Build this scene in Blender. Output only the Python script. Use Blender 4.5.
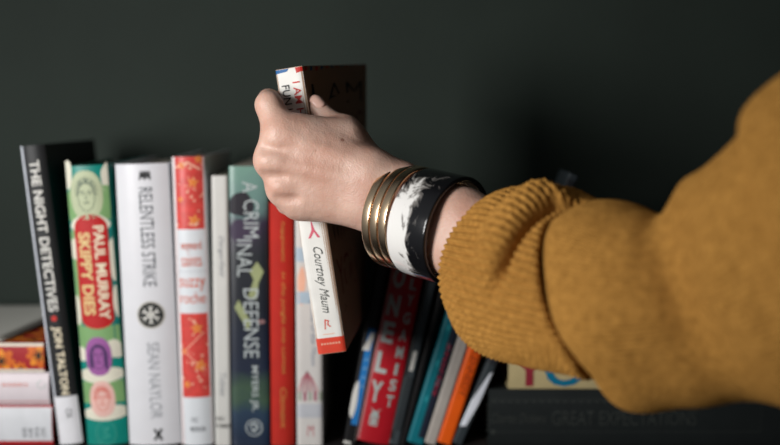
import bpy, bmesh, math, random
import numpy as np
from mathutils import Vector, Matrix, Euler

C = bpy.context.scene.collection
for o in list(bpy.data.objects):
    bpy.data.objects.remove(o)

# ------------------------------------------------------------------ camera
F = 1083.0                                   # focal length in pixels of a 780 px wide frame (50 mm on 36 mm)
PITCH = math.atan(112.5 / F)
CAM_H = 0.2853
cam_data = bpy.data.cameras.new('camera')
cam_data.sensor_width = 36.0
cam_data.lens = 50.0
cam_data.clip_start = 0.02
cam_data.dof.use_dof = True
cam_data.dof.focus_distance = 0.765
cam_data.dof.aperture_fstop = 2.6
cam = bpy.data.objects.new('camera', cam_data)
cam.location = (0.0, -0.90, CAM_H)
cam.rotation_euler = (math.pi / 2 - PITCH, 0, 0)
C.objects.link(cam)
bpy.context.scene.camera = cam

# ------------------------------------------------------------------ light
world = bpy.data.worlds.new('room_light')
bpy.context.scene.world = world
world.use_nodes = True
wt = world.node_tree
bg = wt.nodes['Background']
wtc = wt.nodes.new('ShaderNodeTexCoord'); wdot = wt.nodes.new('ShaderNodeVectorMath'); wdot.operation = 'DOT_PRODUCT'
wdot.inputs[1].default_value = Vector((-0.80, -0.52, 0.30)).normalized()
wt.links.new(wtc.outputs['Generated'], wdot.inputs[0])
wr = wt.nodes.new('ShaderNodeValToRGB')                 # a dim room, brighter towards its window side
wr.color_ramp.elements[0].position = 0.40; wr.color_ramp.elements[0].color = (0.008, 0.008, 0.008, 1)
wr.color_ramp.elements[1].position = 0.95; wr.color_ramp.elements[1].color = (0.19, 0.20, 0.21, 1)
wt.links.new(wdot.outputs['Value'], wr.inputs['Fac']); wt.links.new(wr.outputs['Color'], bg.inputs[0])
bg.inputs[1].default_value = 1.0

def area(name, loc, target, size, size_y, power, col):
    l = bpy.data.lights.new(name, 'AREA')
    l.shape = 'RECTANGLE'; l.size = size; l.size_y = size_y
    l.energy = power; l.color = col
    o = bpy.data.objects.new(name, l)
    o.location = loc
    o.rotation_euler = (Vector(target) - Vector(loc)).to_track_quat('-Z', 'Y').to_euler()
    C.objects.link(o)
    return o
window = area('window_daylight', (-0.60, -0.68, 0.32), (-0.10, -0.03, 0.19), 0.26, 0.34, 4.3, (1.0, 0.985, 0.97))
window.data.spread = math.radians(128)

vs = bpy.context.scene.view_settings
vs.view_transform = 'Standard'; vs.look = 'None'; vs.gamma = 1.0
vs.use_curve_mapping = False
vs.exposure = 0.0

# ------------------------------------------------------------------ helpers
def hz(y, Y=0.0):
    """height of a point that the photo shows on row y, in the plane at depth Y"""
    return CAM_H - (Y + 0.9) * math.tan(PITCH + math.atan((y - 222.5) / F))

def at(px, py, Y):
    u = (px - 390) / F; v = (222.5 - py) / F
    fy = math.cos(PITCH) + v * math.sin(PITCH); fz = -math.sin(PITCH) + v * math.cos(PITCH)
    t = (Y + 0.9) / fy
    return np.array([u * t, Y, CAM_H + fz * t])

def lin(c):
    c = c / 255.0
    return c / 12.92 if c <= 0.04045 else ((c + 0.055) / 1.055) ** 2.4

def rgb(r, g, b):
    return (lin(r), lin(g), lin(b), 1.0)

MATS = {}
def mat(name, col, rough=0.5, metal=0.0, var=0.06, scale=60.0, bump=0.0, bscale=400.0, spec=0.5, coat=0.0, stretch=(1, 1, 1)):
    if name in MATS:
        return MATS[name]
    m = bpy.data.materials.new(name); m.use_nodes = True
    nt = m.node_tree; b = nt.nodes['Principled BSDF']
    tc = nt.nodes.new('ShaderNodeTexCoord')
    mp = nt.nodes.new('ShaderNodeMapping'); mp.inputs['Scale'].default_value = stretch
    nt.links.new(tc.outputs['Object'], mp.inputs['Vector'])
    no = nt.nodes.new('ShaderNodeTexNoise'); no.inputs['Scale'].default_value = scale; no.inputs['Detail'].default_value = 4
    nt.links.new(mp.outputs['Vector'], no.inputs['Vector'])
    r = nt.nodes.new('ShaderNodeValToRGB')
    r.color_ramp.elements[0].position = 0.3; r.color_ramp.elements[1].position = 0.7
    r.color_ramp.elements[0].color = tuple(c * (1 - var) for c in col[:3]) + (1,)
    r.color_ramp.elements[1].color = tuple(min(1, c * (1 + var)) for c in col[:3]) + (1,)
    nt.links.new(no.outputs['Fac'], r.inputs['Fac']); nt.links.new(r.outputs['Color'], b.inputs['Base Color'])
    b.inputs['Roughness'].default_value = rough; b.inputs['Metallic'].default_value = metal
    b.inputs['Specular IOR Level'].default_value = spec; b.inputs['Coat Weight'].default_value = coat
    if bump:
        n2 = nt.nodes.new('ShaderNodeTexNoise'); n2.inputs['Scale'].default_value = bscale
        nt.links.new(mp.outputs['Vector'], n2.inputs['Vector'])
        bp = nt.nodes.new('ShaderNodeBump'); bp.inputs['Strength'].default_value = bump; bp.inputs['Distance'].default_value = 0.001
        nt.links.new(n2.outputs['Fac'], bp.inputs['Height']); nt.links.new(bp.outputs['Normal'], b.inputs['Normal'])
    MATS[name] = m
    return m

def paper(name, r, g, b, rough=0.55, **k):
    k.setdefault('spec', 0.28)
    return mat(name, rgb(r * .97, g * .97, b * .97), rough, **k)

def link_mesh(name, me, mats, parent=None):
    o = bpy.data.objects.new(name, me)
    for m in (mats if isinstance(mats, (list, tuple)) else [mats]):
        me.materials.append(m)
    C.objects.link(o)
    if parent is not None:
        o.parent = parent
    return o

def bm_obj(name, bm, mats, parent=None, smooth=False):
    bmesh.ops.recalc_face_normals(bm, faces=bm.faces)
    me = bpy.data.meshes.new(name); bm.to_mesh(me); bm.free()
    if smooth:
        for p in me.polygons: p.use_smooth = True
    return link_mesh(name, me, mats, parent)

def tag(o, label, cat, group=None):
    o['label'] = label; o['category'] = cat
    if group: o['group'] = group
    return o

def add_box(bm, x0, x1, y0, y1, z0, z1, bev=0.0):
    r = bmesh.ops.create_cube(bm, size=1.0)
    for v in r['verts']:
        v.co = Vector((x0 + (v.co.x + .5) * (x1 - x0), y0 + (v.co.y + .5) * (y1 - y0), z0 + (v.co.z + .5) * (z1 - z0)))
    if bev:
        es = list({e for v in r['verts'] for e in v.link_edges})
        bmesh.ops.bevel(bm, geom=es, offset=bev, segments=3, affect='EDGES', profile=0.5)

# ------------------------------------------------------------------ the place
wall_m = mat('slate_green_paint', (0.0185, 0.0270, 0.0212, 1), 0.8, var=0.16, scale=5.0, bump=0.25, bscale=180.0, spec=0.3)
shelf_m = mat('dark_stained_wood', (0.020, 0.015, 0.015, 1), 0.5, var=0.3, scale=30.0, bump=0.2, bscale=120, stretch=(0.15, 2, 2))
bm = bmesh.new(); add_box(bm, -1.2, 1.3, 0.215, 0.235, -0.5, 1.2)
w = bm_obj('wall_back', bm, wall_m); w['kind'] = 'structure'
bm = bmesh.new(); add_box(bm, -0.75, 0.75, -0.016, 0.215, -0.030, 0.0, 0.0015)
sh = bm_obj('shelf_board', bm, shelf_m)
tag(sh, 'dark stained wooden shelf board carrying all the books against the green wall', 'shelf')

# ------------------------------------------------------------------ books
page_m = None
def make_page_mat():
    m = bpy.data.materials.new('page_edges'); m.use_nodes = True
    nt = m.node_tree; b = nt.nodes['Principled BSDF']
    tc = nt.nodes.new('ShaderNodeTexCoord')
    mp = nt.nodes.new('ShaderNodeMapping'); mp.inputs['Scale'].default_value = (2600, 30, 30)
    no = nt.nodes.new('ShaderNodeTexNoise'); no.inputs['Scale'].default_value = 1.0
    r = nt.nodes.new('ShaderNodeValToRGB')
    r.color_ramp.elements[0].color = (0.34, 0.29, 0.22, 1); r.color_ramp.elements[1].color = (0.66, 0.60, 0.50, 1)
    r.color_ramp.elements[0].position = 0.35; r.color_ramp.elements[1].position = 0.6
    nt.links.new(tc.outputs['Object'], mp.inputs['Vector']); nt.links.new(mp.outputs['Vector'], no.inputs['Vector'])
    nt.links.new(no.outputs['Fac'], r.inputs['Fac']); nt.links.new(r.outputs['Color'], b.inputs['Base Color'])
    b.inputs['Roughness'].default_value = 0.9
    return m
page_m = make_page_mat()

class Book:
    """upright book: origin at the bottom middle of its spine, x = thickness, y = depth away from the spine, z = height"""
    def __init__(s, w, h, d, cover, label, hard=True, bulge=0.003, group='books on the shelf', category='book'):
        s.w, s.h, s.d, s.hard, s.bulge = w, h, d, hard, bulge
        s.t = 0.0022 if hard else 0.0006
        s.bulge = bulge if hard else 0.0014
        s.p = 2.4 if hard else 7.0
        s.root = bpy.data.objects.new('book', None); C.objects.link(s.root)
        s.root.empty_display_size = 0.02
        tag(s.root, label, category, group)
        s.layer = 0
        # cover : a U-shaped wrap
        n = 28
        out = [(-w / 2, d)]
        ins = [(-w / 2 + s.t, d)]
        for i in range(n + 1):
            a = -1 + 2 * i / n
            a = math.sin(a * math.pi / 2)
            u = a * w / 2
            out.append((u, s.yf(u)))
            ui = a * (w / 2 - s.t)
            ins.append((ui, s.yf(u) + s.t))
        out.append((w / 2, d)); ins.append((w / 2 - s.t, d))
        bm = bmesh.new()
        N = len(out); zs = [0.0] + [h * k / 12 for k in range(1, 12)] + [h]
        O = [[bm.verts.new((x, y, z)) for x, y in out] for z in zs]
        I = [[bm.verts.new((x, y, z)) for x, y in ins] for z in zs]
        for k in range(len(zs) - 1):
            for i in range(N - 1):
                bm.faces.new((O[k][i], O[k][i + 1], O[k + 1][i + 1], O[k + 1][i]))
                bm.faces.new((I[k][i], I[k + 1][i], I[k + 1][i + 1], I[k][i + 1]))
            for i in (0, N - 1):
                bm.faces.new((O[k][i], O[k + 1][i], I[k + 1][i], I[k][i]))
        for k in (0, -1):
            for i in range(N - 1):
                bm.faces.new((O[k][i], I[k][i], I[k][i + 1], O[k][i + 1]))
        s.cover = bm_obj('cover', bm, cover, s.root, True)
        s.cover.data.polygons.foreach_set('use_smooth', [True] * len(s.cover.data.polygons))
        md = s.cover.modifiers.new('edges', 'EDGE_SPLIT'); md.split_angle = math.radians(40)
        # page block
        q = 0.0035 if hard else 0.0003
        bm = bmesh.new()
        g = s.t + 0.0002
        nz = 12
        add_box(bm, -w / 2 + g, w / 2 - g, s.bulge + s.t + 0.001, d - (q if hard else 0.0003), q, h - q)
        for k in range(1, nz):
            z = q + (h - 2 * q) * k / nz
            bmesh.ops.bisect_plane(bm, geom=bm.verts[:] + bm.edges[:] + bm.faces[:], plane_co=(0, 0, z), plane_no=(0, 0, 1))
        s.pages = bm_obj('page_block', bm, page_m, s.root)
        s.parts = [s.cover, s.pages]
        if hard:
            for z in (q - 0.0012, h - q - 0.0008):
                bm = bmesh.new()
                r = bmesh.ops.create_cone(bm, segments=8, radius1=0.0011, radius2=0.0011, depth=w - 2 * g - 0.002, cap_ends=True)
                for v in r['verts']:
                    v.co = Vector((v.co.z, v.co.x + s.bulge + s.t + 0.0008, v.co.y + z + 0.001))
                s.parts.append(bm_obj('headband', bm, paper('headband_cloth', 190, 175, 150, 0.8), s.root))

    def yf(s, u):
        a = min(1.0, abs(2 * u / s.w))
        if s.hard:
            return s.bulge * (a ** s.p) * (1 - 0.0) + 0.0
        return s.bulge * a ** s.p

    # ---- printing
    def _map(s, a, v, side, layer):
        e = 0.00012 + 0.00010 * layer
        if side == 'spine':
            return Vector((a, s.yf(a) - e, v))
        if side == 'right':
            return Vector((s.w / 2 + e, a, v))
        return Vector((-s.w / 2 - e, a, v))

    def _finish(s, name, bm, mats, side, layer):
        step = s.w / 14
        if side == 'spine':
            for k in range(-7, 8):
                bmesh.ops.bisect_plane(bm, geom=bm.verts[:] + bm.edges[:] + bm.faces[:], plane_co=(k * step, 0, 0), plane_no=(1, 0, 0))
        L = bm.verts.layers.int.get('lay')
        lim = s.w / 2 * 0.995
        for v in bm.verts:
            a = max(-lim, min(lim, v.co.x)) if side == 'spine' else v.co.x
            lay = layer + v.co.z
            v.co = s._map(a, v.co.y, side, lay)
        me = bpy.data.meshes.new(name); bm.to_mesh(me); bm.free()
        o = link_mesh(name, me, mats, s.root)
        s.parts.append(o)
        return o

    def text(s, body, u, v0, v1, height, m, side='spine', bold=0.0, shear=0.0, name='title_lettering', layer=3, label=None, across=None, spacing=1.0, flip=False):
        """spine text runs from v0 (its start, higher) down to v1, centred on u; across=(a0,a1) writes it the other way (upright letters)"""
        cu = bpy.data.curves.new('lettering', 'FONT'); cu.body = body; cu.offset = bold; cu.shear = shear; cu.size = 1.0
        cu.space_character = spacing; cu.resolution_u = 3
        ob = bpy.data.objects.new('lettering', cu); C.objects.link(ob)
        dg = bpy.context.evaluated_depsgraph_get()
        me = bpy.data.meshes.new_from_object(ob.evaluated_get(dg))
        bpy.data.objects.remove(ob); bpy.data.curves.remove(cu)
        bm = bmesh.new(); bm.from_mesh(me); bpy.data.meshes.remove(me)
        xs = [v.co.x for v in bm.verts]; ys = [v.co.y for v in bm.verts]
        x0, x1, y0, y1 = min(xs), max(xs), min(ys), max(ys)
        for v in bm.verts:
            tx = (v.co.x - x0) / (x1 - x0); ty = (v.co.y - y0) / (y1 - y0)
            if across is None:
                v.co = Vector((u + (ty - 0.5) * height, v0 + (v1 - v0) * tx, 0))
            else:
                v.co = Vector((across[0] + (across[1] - across[0]) * tx, v1 + (v0 - v1) * ty, 0))
        o = s._finish(name, bm, m, side, layer)
        if label: o['label'] = label
        return o

    def art(s, shapes, side='spine', name='spine_print', layer=0):
        """shapes: list of (points [(a, v)...], material, layer)"""
        mats = []; bm = bmesh.new()
        for pts, m, lay in shapes:
            if m not in mats: mats.append(m)
            vs_ = [bm.verts.new((a, v, lay)) for a, v in pts]
            try:
                f = bm.faces.new(vs_); f.material_index = mats.index(m)
            except ValueError:
                pass
        bmesh.ops.triangulate(bm, faces=bm.faces[:])
        return s._finish(name, bm, mats, side, layer)

    def place(s, x, lean, Y=0.0, z=None, yaw=0.0):
        """x: where the outer bottom corner on the leaning side stands; lean in degrees, + to the right"""
        a = math.radians(lean)
        if lean >= 0:
            cx = x - s.w / 2 * math.cos(a); cz = s.w / 2 * math.sin(a)
        else:
            cx = x + s.w / 2 * math.cos(a); cz = s.w / 2 * math.sin(-a)
        s.root.location = (cx, Y, cz + 0.0003)
        s.root.rotation_euler = (0, a, 0)
        return s

    def lay(s, x_right, z_bottom, Y=0.0, yaw=0.0):
        s.root.location = (x_right, Y, z_bottom + s.w / 2 + 0.0003)
        s.root.rotation_euler = Euler((0, -math.pi / 2, 0)).to_matrix().to_4x4().to_euler()
        if yaw:
            s.root.rotation_euler = (Matrix.Rotation(yaw, 3, 'Z') @ Matrix.Rotation(-math.pi / 2, 3, 'Y')).to_euler()
        return s

def rect(a0, a1, v0, v1): return [(a0, v0), (a1, v0), (a1, v1), (a0, v1)]
def oval(a, v, ra, rv, n=28, p=1.0):
    out = []
    for i in range(n):
        t = 2 * math.pi * i / n
        c, s_ = math.cos(t), math.sin(t)
        out.append((a + ra * math.copysign(abs(c) ** p, c), v + rv * math.copysign(abs(s_) ** p, s_)))
    return out
def stroke(pts, w):
    """thin ribbons along a polyline"""
    out = []
    for (x0, y0), (x1, y1) in zip(pts, pts[1:]):
        dx, dy = x1 - x0, y1 - y0; L = math.hypot(dx, dy) or 1
        nx, ny = -dy / L * w / 2, dx / L * w / 2
        ex, ey = dx / L * w * .3, dy / L * w * .3
        out.append([(x0 + nx - ex, y0 + ny - ey), (x0 - nx - ex, y0 - ny - ey), (x1 - nx + ex, y1 - ny + ey), (x1 + nx + ex, y1 + ny + ey)])
    return out
def star(a, v, r, n=5, rot=0.0, inner=0.42):
    out = []
    for i in range(2 * n):
        rr = r if i % 2 == 0 else r * inner
        t = math.pi / 2 + rot + math.pi * i / n
        out.append((a + rr * math.cos(t), v + rr * math.sin(t)))
    return out
def blob(a, v, ra, rv, seed, n=22, rough=0.18):
    rnd = random.Random(seed); ph = [rnd.uniform(0, 6.28) for _ in range(4)]
    out = []
    for i in range(n):
        t = 2 * math.pi * i / n
        k = 1 + rough * (math.sin(2 * t + ph[0]) * .5 + math.sin(3 * t + ph[1]) * .35 + math.sin(5 * t + ph[2]) * .2)
        out.append((a + ra * k * math.cos(t), v + rv * k * math.sin(t)))
    return out

K = 0.9 / F                                     # metres per photo pixel on the row of spines
G = 'upright and leaning books in the row'
white_ink = paper('white_ink', 214, 212, 205); cream_ink = paper('cream_ink', 226, 214, 186)
black_ink = paper('black_ink', 26, 28, 28); gold_ink = paper('gold_ink', 196, 132, 66)
red_ink = paper('red_ink', 190, 42, 34)

# 1  THE NIGHT DETECTIVES ----------------------------------------------------
b = Book(0.0200, 0.2560, 0.155, paper('black_jacket', 30, 31, 32, 0.5, var=0.25, scale=14), 'black hardcover THE NIGHT DETECTIVES by JON TALTON with white letters, leaning left', group=G)
b.place(-0.2824, -5.6)
V = lambda y: hz(y) / math.cos(math.radians(5.6))
b.art([(rect(-.0100, -.0080, 0.0, .256), paper('painted_edge_reflection', 196, 200, 208, 0.3), 0),  # pale strip paints the reflection on the jacket's left edge
       (rect(-.0100, .0100, 0.0005, V(398)), paper('white_label', 218, 218, 222), 1)])
b.text('THE NIGHT DETECTIVES', 0.0005, V(162), V(313), 0.0082, white_ink, bold=0.022)
b.art([(oval(0.0, V(320), .0024, .0024), red_ink, 2)], name='dot')
b.text('JON TALTON', 0.0005, V(328), V(396), 0.0086, cream_ink, bold=0.03, name='author_lettering')
b.text('CK', 0.002, V(410), V(420), 0.005, black_ink, name='sticker_lettering')

# 2  SKIPPY DIES --------------------------------------------------------------
b = Book(0.0350, 0.2385, 0.150, paper('teal_cover', 18, 128, 116, 0.35), 'green, teal and red book SKIPPY DIES by PAUL MURRAY with oval portraits', group=G, bulge=.004)
b.place(-0.2588, -2.9)
V = lambda y: hz(y) + .0007
green = paper('sage_green', 120, 160, 104); offw = paper('off_white_print', 216, 212, 194)
pale = paper('pale_sage', 178, 186, 152); darkl = paper('grey_green_line', 84, 100, 84)
red_p = paper('skippy_red', 178, 20, 22); purple = paper('orchid_purple', 150, 86, 150); plum = paper('plum_line', 70, 42, 90)
pink = paper('pale_pink', 222, 178, 168); rline = paper('coral_line', 205, 92, 80); tline = paper('pale_teal_line', 70, 165, 150)
W = .01725
sp = []
sp += [(blob(-W * .95, V(176), .0042, .013, 1), offw, 0), (blob(W * .95, V(180), .0045, .012, 2), offw, 0)]
sp += [(rect(-W, W, V(222), V(200)), green, 0), (blob(-W * .7, V(206), .009, .012, 5), green, 0.2), (blob(W * .7, V(203), .009, .012, 6), green, 0.2)]
sp += [(blob(0, V(226), W * .92, .0085, 3, rough=.1), offw, 0.5), (blob(-W*.85, V(250), .004, .010, 8), offw, 0.5), (blob(W*.95, V(262), .003, .02, 8), offw, .5)]
sp += [(rect(W*.75, W, V(345), V(232)), paper('deep_teal', 20, 110, 104), 0.1), (rect(-W, -W*.8, V(345), V(232)), green, 0.1)]
sp += [(blob(W*.98, V(305), .003, .014, 12), offw, 0.6), (blob(-W*.98, V(312), .003, .014, 13), offw, 0.6)]
sp += [(rect(-W, W, V(350), V(328)), green, 0.2), (blob(W * .75, V(352), .008, .008, 9), offw, 0.8), (blob(-W * .9, V(356), .005, .006, 10), offw, 0.8)]
sp += [(blob(0, V(377), W * 1.1, .0075, 4, rough=.1), offw, 0.9), (rect(-W, W, V(405), V(383)), green, 0.8), (blob(0, V(415), W * 1.15, .007, 14, rough=.12), offw, 0.9)]
# red panel with rounded ends
pan = []
for i in range(15):
    t = math.pi * i / 14
    pan.append((.0002 + W * .80 * math.cos(t), V(230) + .0115 * math.sin(t)))
for i in range(15):
    t = math.pi + math.pi * i / 14
    pan.append((.0002 + W * .80 * math.cos(t), V(320) + .0095 * math.sin(t)))
sp.append((pan, red_p, 1.5))
# portraits
def portrait(cx, cy, ra, rv, base, line, seed, hair=True):
    out = [(oval(cx, cy, ra, rv, p=.85), base, 1.5)]
    out += [(q, line, 2.1) for q in stroke([(cx + ra * .52 * math.sin(t), cy - rv * .08 + rv * .58 * math.cos(t)) for t in [i * .35 for i in range(19)]], ra * .05)]
    rnd = random.Random(seed)
    if hair:
        for i in range(16):
            t = -1.6 + i * .21
            x0 = cx + ra * .45 * math.sin(t); y0 = cy + rv * .38 * math.cos(t) + rv * .1
            x1 = cx + ra * .68 * math.sin(t * 1.12); y1 = cy + rv * (.72 * math.cos(t * 1.0)) - (rv * .1 if hair == 'long' else 0)
            out += [(q, line, 2.2) for q in stroke([(x0, y0), ((x0 + x1) / 2 + rnd.uniform(-1, 1) * ra * .06, (y0 + y1) / 2), (x1, y1)], ra * (.13 if hair == 'long' else .08))]
    if hair == 'long':
        for sx in (-1, 1):
            out.append((blob(cx + sx * ra * .55, cy - rv * .2, ra * .16, rv * .48, seed + sx), line, 2.25))
    for sx in (-1, 1):
        out += [(q, line, 2.3) for q in stroke([(cx + sx * ra * .10, cy + rv * .12), (cx + sx * ra * .22, cy + rv * .17), (cx + sx * ra * .36, cy + rv * .12)], ra * .06)]
        out.append((oval(cx + sx * ra * .22, cy + rv * .05, ra * .09, rv * .03), line, 2.4))
    out += [(q, line, 2.3) for q in stroke([(cx, cy + rv * .06), (cx - ra * .05, cy - rv * .16), (cx + ra * .06, cy - rv * .18)], ra * .05)]
    out += [(q, line, 2.3) for q in stroke([(cx - ra * .17, cy - rv * .32), (cx, cy - rv * .30), (cx + ra * .17, cy - rv * .32)], ra * .08)]
    return out
sp += portrait(-.0010, V(197), .0136, .0205, pale, darkl, 3, True)
sp += portrait(-.0015, V(358.5), .0112, .0168, purple, plum, 4, 'long')
sp += portrait(-.0010, V(401), .0108, .0155, pink, rline, 5, True)
sp += [(q, tline, 2.2) for q in stroke([(.0000 + .0085 * math.cos(i * .4), V(435) + .0105 * math.sin(i * .4)) for i in range(17)], .0005)]
sp += [(q, tline, 2.2) for q in stroke([(-.003, V(430)), (.003, V(430)), (-.002, V(434)), (.003, V(438)), (-.003, V(440))], .0006)]
b.art(sp)
b.text('PAUL MURRAY', 0.0068, V(228), V(322), 0.0086, cream_ink, bold=0.03, name='author_lettering')
b.text('SKIPPY DIES', -0.0056, V(234), V(317), 0.0100, paper('straw_ink', 214, 190, 130), bold=0.03)

# 3  RELENTLESS STRIKE -------------------------------------------------------
b = Book(0.0443, 0.2400, 0.158, paper('white_jacket', 214, 214, 218, 0.35, var=.02), 'thick white hardcover RELENTLESS STRIKE by SEAN NAYLOR with a round black emblem', group=G, bulge=.005)
b.place(-0.2232, -1.5)
V = lambda y: hz(y) + .0004
gr = paper('charcoal_ink', 78, 82, 88); lg = paper('grey_ink', 150, 153, 158)
b.text('RELENTLESS STRIKE', .0030, V(189), V(288), .0112, gr, bold=0.0)
b.text('SEAN NAYLOR', .0030, V(344), V(420), .0098, lg, bold=0.0, name='author_lettering')
for dx in (-.0022, .0022):
    b.art([(q, black_ink, 2) for q in stroke([(.003 + dx - .0022, V(181)), (.003 + dx - .001, V(173)), (.003 + dx, V(179)), (.003 + dx + .0014, V(173)), (.003 + dx + .002, V(181))], .0013)], name='publisher_mark')
em = [(oval(.0025, V(316.5), .0118, .0118), paper('taupe_ring', 186, 182, 172), 1), (oval(.0025, V(316.5), .0105, .0105), black_ink, 2)]
for k in range(6):
    t = math.pi / 6 + k * math.pi / 3
    em += [(q, white_ink, 3) for q in stroke([(.0025 + .0012 * math.cos(t), V(316.5) + .0012 * math.sin(t)), (.0025 + .0060 * math.cos(t), V(316.5) + .0060 * math.sin(t))], .0018)]
    em += [(q, white_ink, 3) for q in stroke([(.0025 + .0072 * math.cos(t + .25), V(316.5) + .0072 * math.sin(t + .25)), (.0025 + .0062 * math.cos(t), V(316.5) + .0062 * math.sin(t)), (.0025 + .0072 * math.cos(t - .25), V(316.5) + .0072 * math.sin(t - .25))], .0011)]
b.art(em, name='round_emblem')
b.art([(q, black_ink, 2) for q in stroke([(.001, V(441)), (.0035, V(436)), (.001, V(431))], .002) + stroke([(.0065, V(441)), (.004, V(436)), (.0065, V(431))], .0022)], name='publisher_mark')

# 4  WAYWARD SAINTS ----------------------------------------------------------
b = Book(0.0267, 0.2462, 0.150, paper('white_panel_jacket', 214, 218, 222, 0.3, var=.02), 'red and white book wayward saints by suzzy roche with yellow stars on its spine', group=G, bulge=.0045)
b.place(-0.1780, -0.9)
V = lambda y: hz(y)
W = .0131
coral = paper('coral_print', 206, 72, 66, 0.32, var=.14, scale=180); yel = paper('star_yellow', 226, 150, 78); pk = paper('pink_speck', 232, 176, 150)
sp = [(rect(-W, W, V(230), .2462), coral, 0), (rect(-W, W, V(398), V(314)), coral, 0), (rect(-W, -W * .82, .0003, .2460), paper('painted_gloss_highlight', 226, 214, 214, .15), 2.6), (rect(W * .93, W, .0003, .2460), paper('painted_gloss_highlight', 226, 214, 214, .15), 2.6)]  # narrow pale edge strips are a gloss highlight painted onto the spine
rnd = random.Random(7)
for (px, py, r) in [(194, 183, .0052), (194, 221, .0056), (198, 329, .0056), (200, 366, .0062), (181, 200, .003), (184, 352, .003), (186, 385, .004), (200, 160, .004), (183, 166, .004)]:
    u0 = (px - (189 if py < 280 else 194)) * K
    sp += [(star(u0, V(py), r, rot=rnd.uniform(-.4, .4)), yel, 1)]
    sp += [(star(u0, V(py), r * .55, rot=.3), paper('amber', 222, 120, 50), 2)]
for i in range(46):
    y = rnd.choice([rnd.uniform(158, 229), rnd.uniform(315, 396)])
    u0 = rnd.uniform(-.95, .95) * W
    sp += [(blob(u0, V(y), rnd.uniform(.0004, .0014), rnd.uniform(.0004, .0016), i), pk, 1.5)]
sp += [(q, pk, 1.2) for q in stroke([(-.011, V(356)), (-.002, V(345)), (.009, V(333))], .0008) + stroke([(-.008, V(352)), (.004, V(366)), (.010, V(372))], .0007) + stroke([(-.01, V(168)), (0, V(163)), (.01, V(170))], .0016)]
sp += [(rect(-W, W, V(272.4), V(271.8)), paper('hairline', 176, 180, 186), 1)]
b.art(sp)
org = paper('orange_ink', 216, 92, 52)
for s_, y0, y1 in (('wayward', 241, 253), ('saints', 255, 267), ('suzzy', 279, 292), ('roche', 293, 304)):
    hh = .0085 if s_ in ('wayward', 'saints') else .0105
    b.text(s_, 0, V(y0), V(y1), 0, org, across=(-hh + .0005, hh + .0005), bold=-.006, name='title_lettering' if y0 < 270 else 'author_lettering')
b.text('FIC', 0, V(418), V(423), 0, lg, across=(-.004, .002), name='sticker_lettering')
b.text('ROCH', 0, V(427), V(432), 0, gr, across=(-.005, .007), name='sticker_lettering', bold=.01)

# 5  thin white book ---------------------------------------------------------
b = Book(0.0134, 0.2306, 0.140, paper('white_card', 204, 203, 198, 0.45, var=.03), 'thin plain white book with faint grey spine lettering, between the starry and the dark books', group=G, hard=False)
b.place(-0.1494, 0.1); b.root.location.x = -0.1424
b.text('Dangerfield', .0005, V(236), V(277), .0048, lg, shear=.3)
b.text('Tobias', .0005, V(373), V(396), .0050, lg, shear=.3, name='author_lettering')
b.text('FIC', 0, V(417), V(421), 0, black_ink, across=(-.0055, .002), name='sticker_lettering')
b.text('TOBIAS', 0, V(424), V(428), 0, black_ink, across=(-.0062, .0062), name='sticker_lettering')

# 6  A CRIMINAL DEFENSE ------------------------------------------------------
def ramp_cover(name, stops, rough=0.35, nscale=28, namt=0.05):
    m = bpy.data.materials.new(name); m.use_nodes = True
    nt = m.node_tree; bs = nt.nodes['Principled BSDF']
    tc = nt.nodes.new('ShaderNodeTexCoord'); sx = nt.nodes.new('ShaderNodeSeparateXYZ')
    nt.links.new(tc.outputs['Object'], sx.inputs[0])
    no = nt.nodes.new('ShaderNodeTexNoise'); no.inputs['Scale'].default_value = nscale; no.inputs['Detail'].default_value = 3
    nt.links.new(tc.outputs['Object'], no.inputs['Vector'])
    m1 = nt.nodes.new('ShaderNodeMath'); m1.operation = 'MULTIPLY_ADD'; m1.inputs[1].default_value = namt; m1.inputs[2].default_value = -namt / 2
    nt.links.new(no.outputs['Fac'], m1.inputs[0])
    m2 = nt.nodes.new('ShaderNodeMath'); m2.operation = 'ADD'
    nt.links.new(sx.outputs['Z'], m2.inputs[0]); nt.links.new(m1.outputs[0], m2.inputs[1])
    m3 = nt.nodes.new('ShaderNodeMath'); m3.operation = 'MULTIPLY'; m3.inputs[1].default_value = 4.0
    nt.links.new(m2.outputs[0], m3.inputs[0])
    r = nt.nodes.new('ShaderNodeValToRGB')
    els = r.color_ramp.elements
    while len(els) < len(stops): els.new(0.5)
    for e, (p, c) in zip(els, stops): e.position = p; e.color = c
    nt.links.new(m3.outputs[0], r.inputs['Fac']); nt.links.new(r.outputs['Color'], bs.inputs['Base Color'])
    bs.inputs['Roughness'].default_value = rough
    return m
cr = ramp_cover('night_street_print', [(0.0, rgb(30, 42, 62)), (0.12, rgb(40, 58, 78)), (0.17, rgb(62, 84, 66)), (0.26, rgb(30, 38, 56)), (0.50, rgb(22, 26, 36)),
                                       (0.66, rgb(28, 32, 38)), (0.76, rgb(48, 40, 58)), (0.82, rgb(92, 122, 118)), (0.95, rgb(104, 142, 128))])
b = Book(0.0318, 0.2385, 0.150, cr, 'dark blue and teal book A CRIMINAL DEFENSE with pale grey letters', group=G, hard=False)
b.place(-0.1346, 0.15); b.root.location.x = -0.1188
W = .0159
yg = paper('street_lamp_green', 148, 156, 112)
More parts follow.
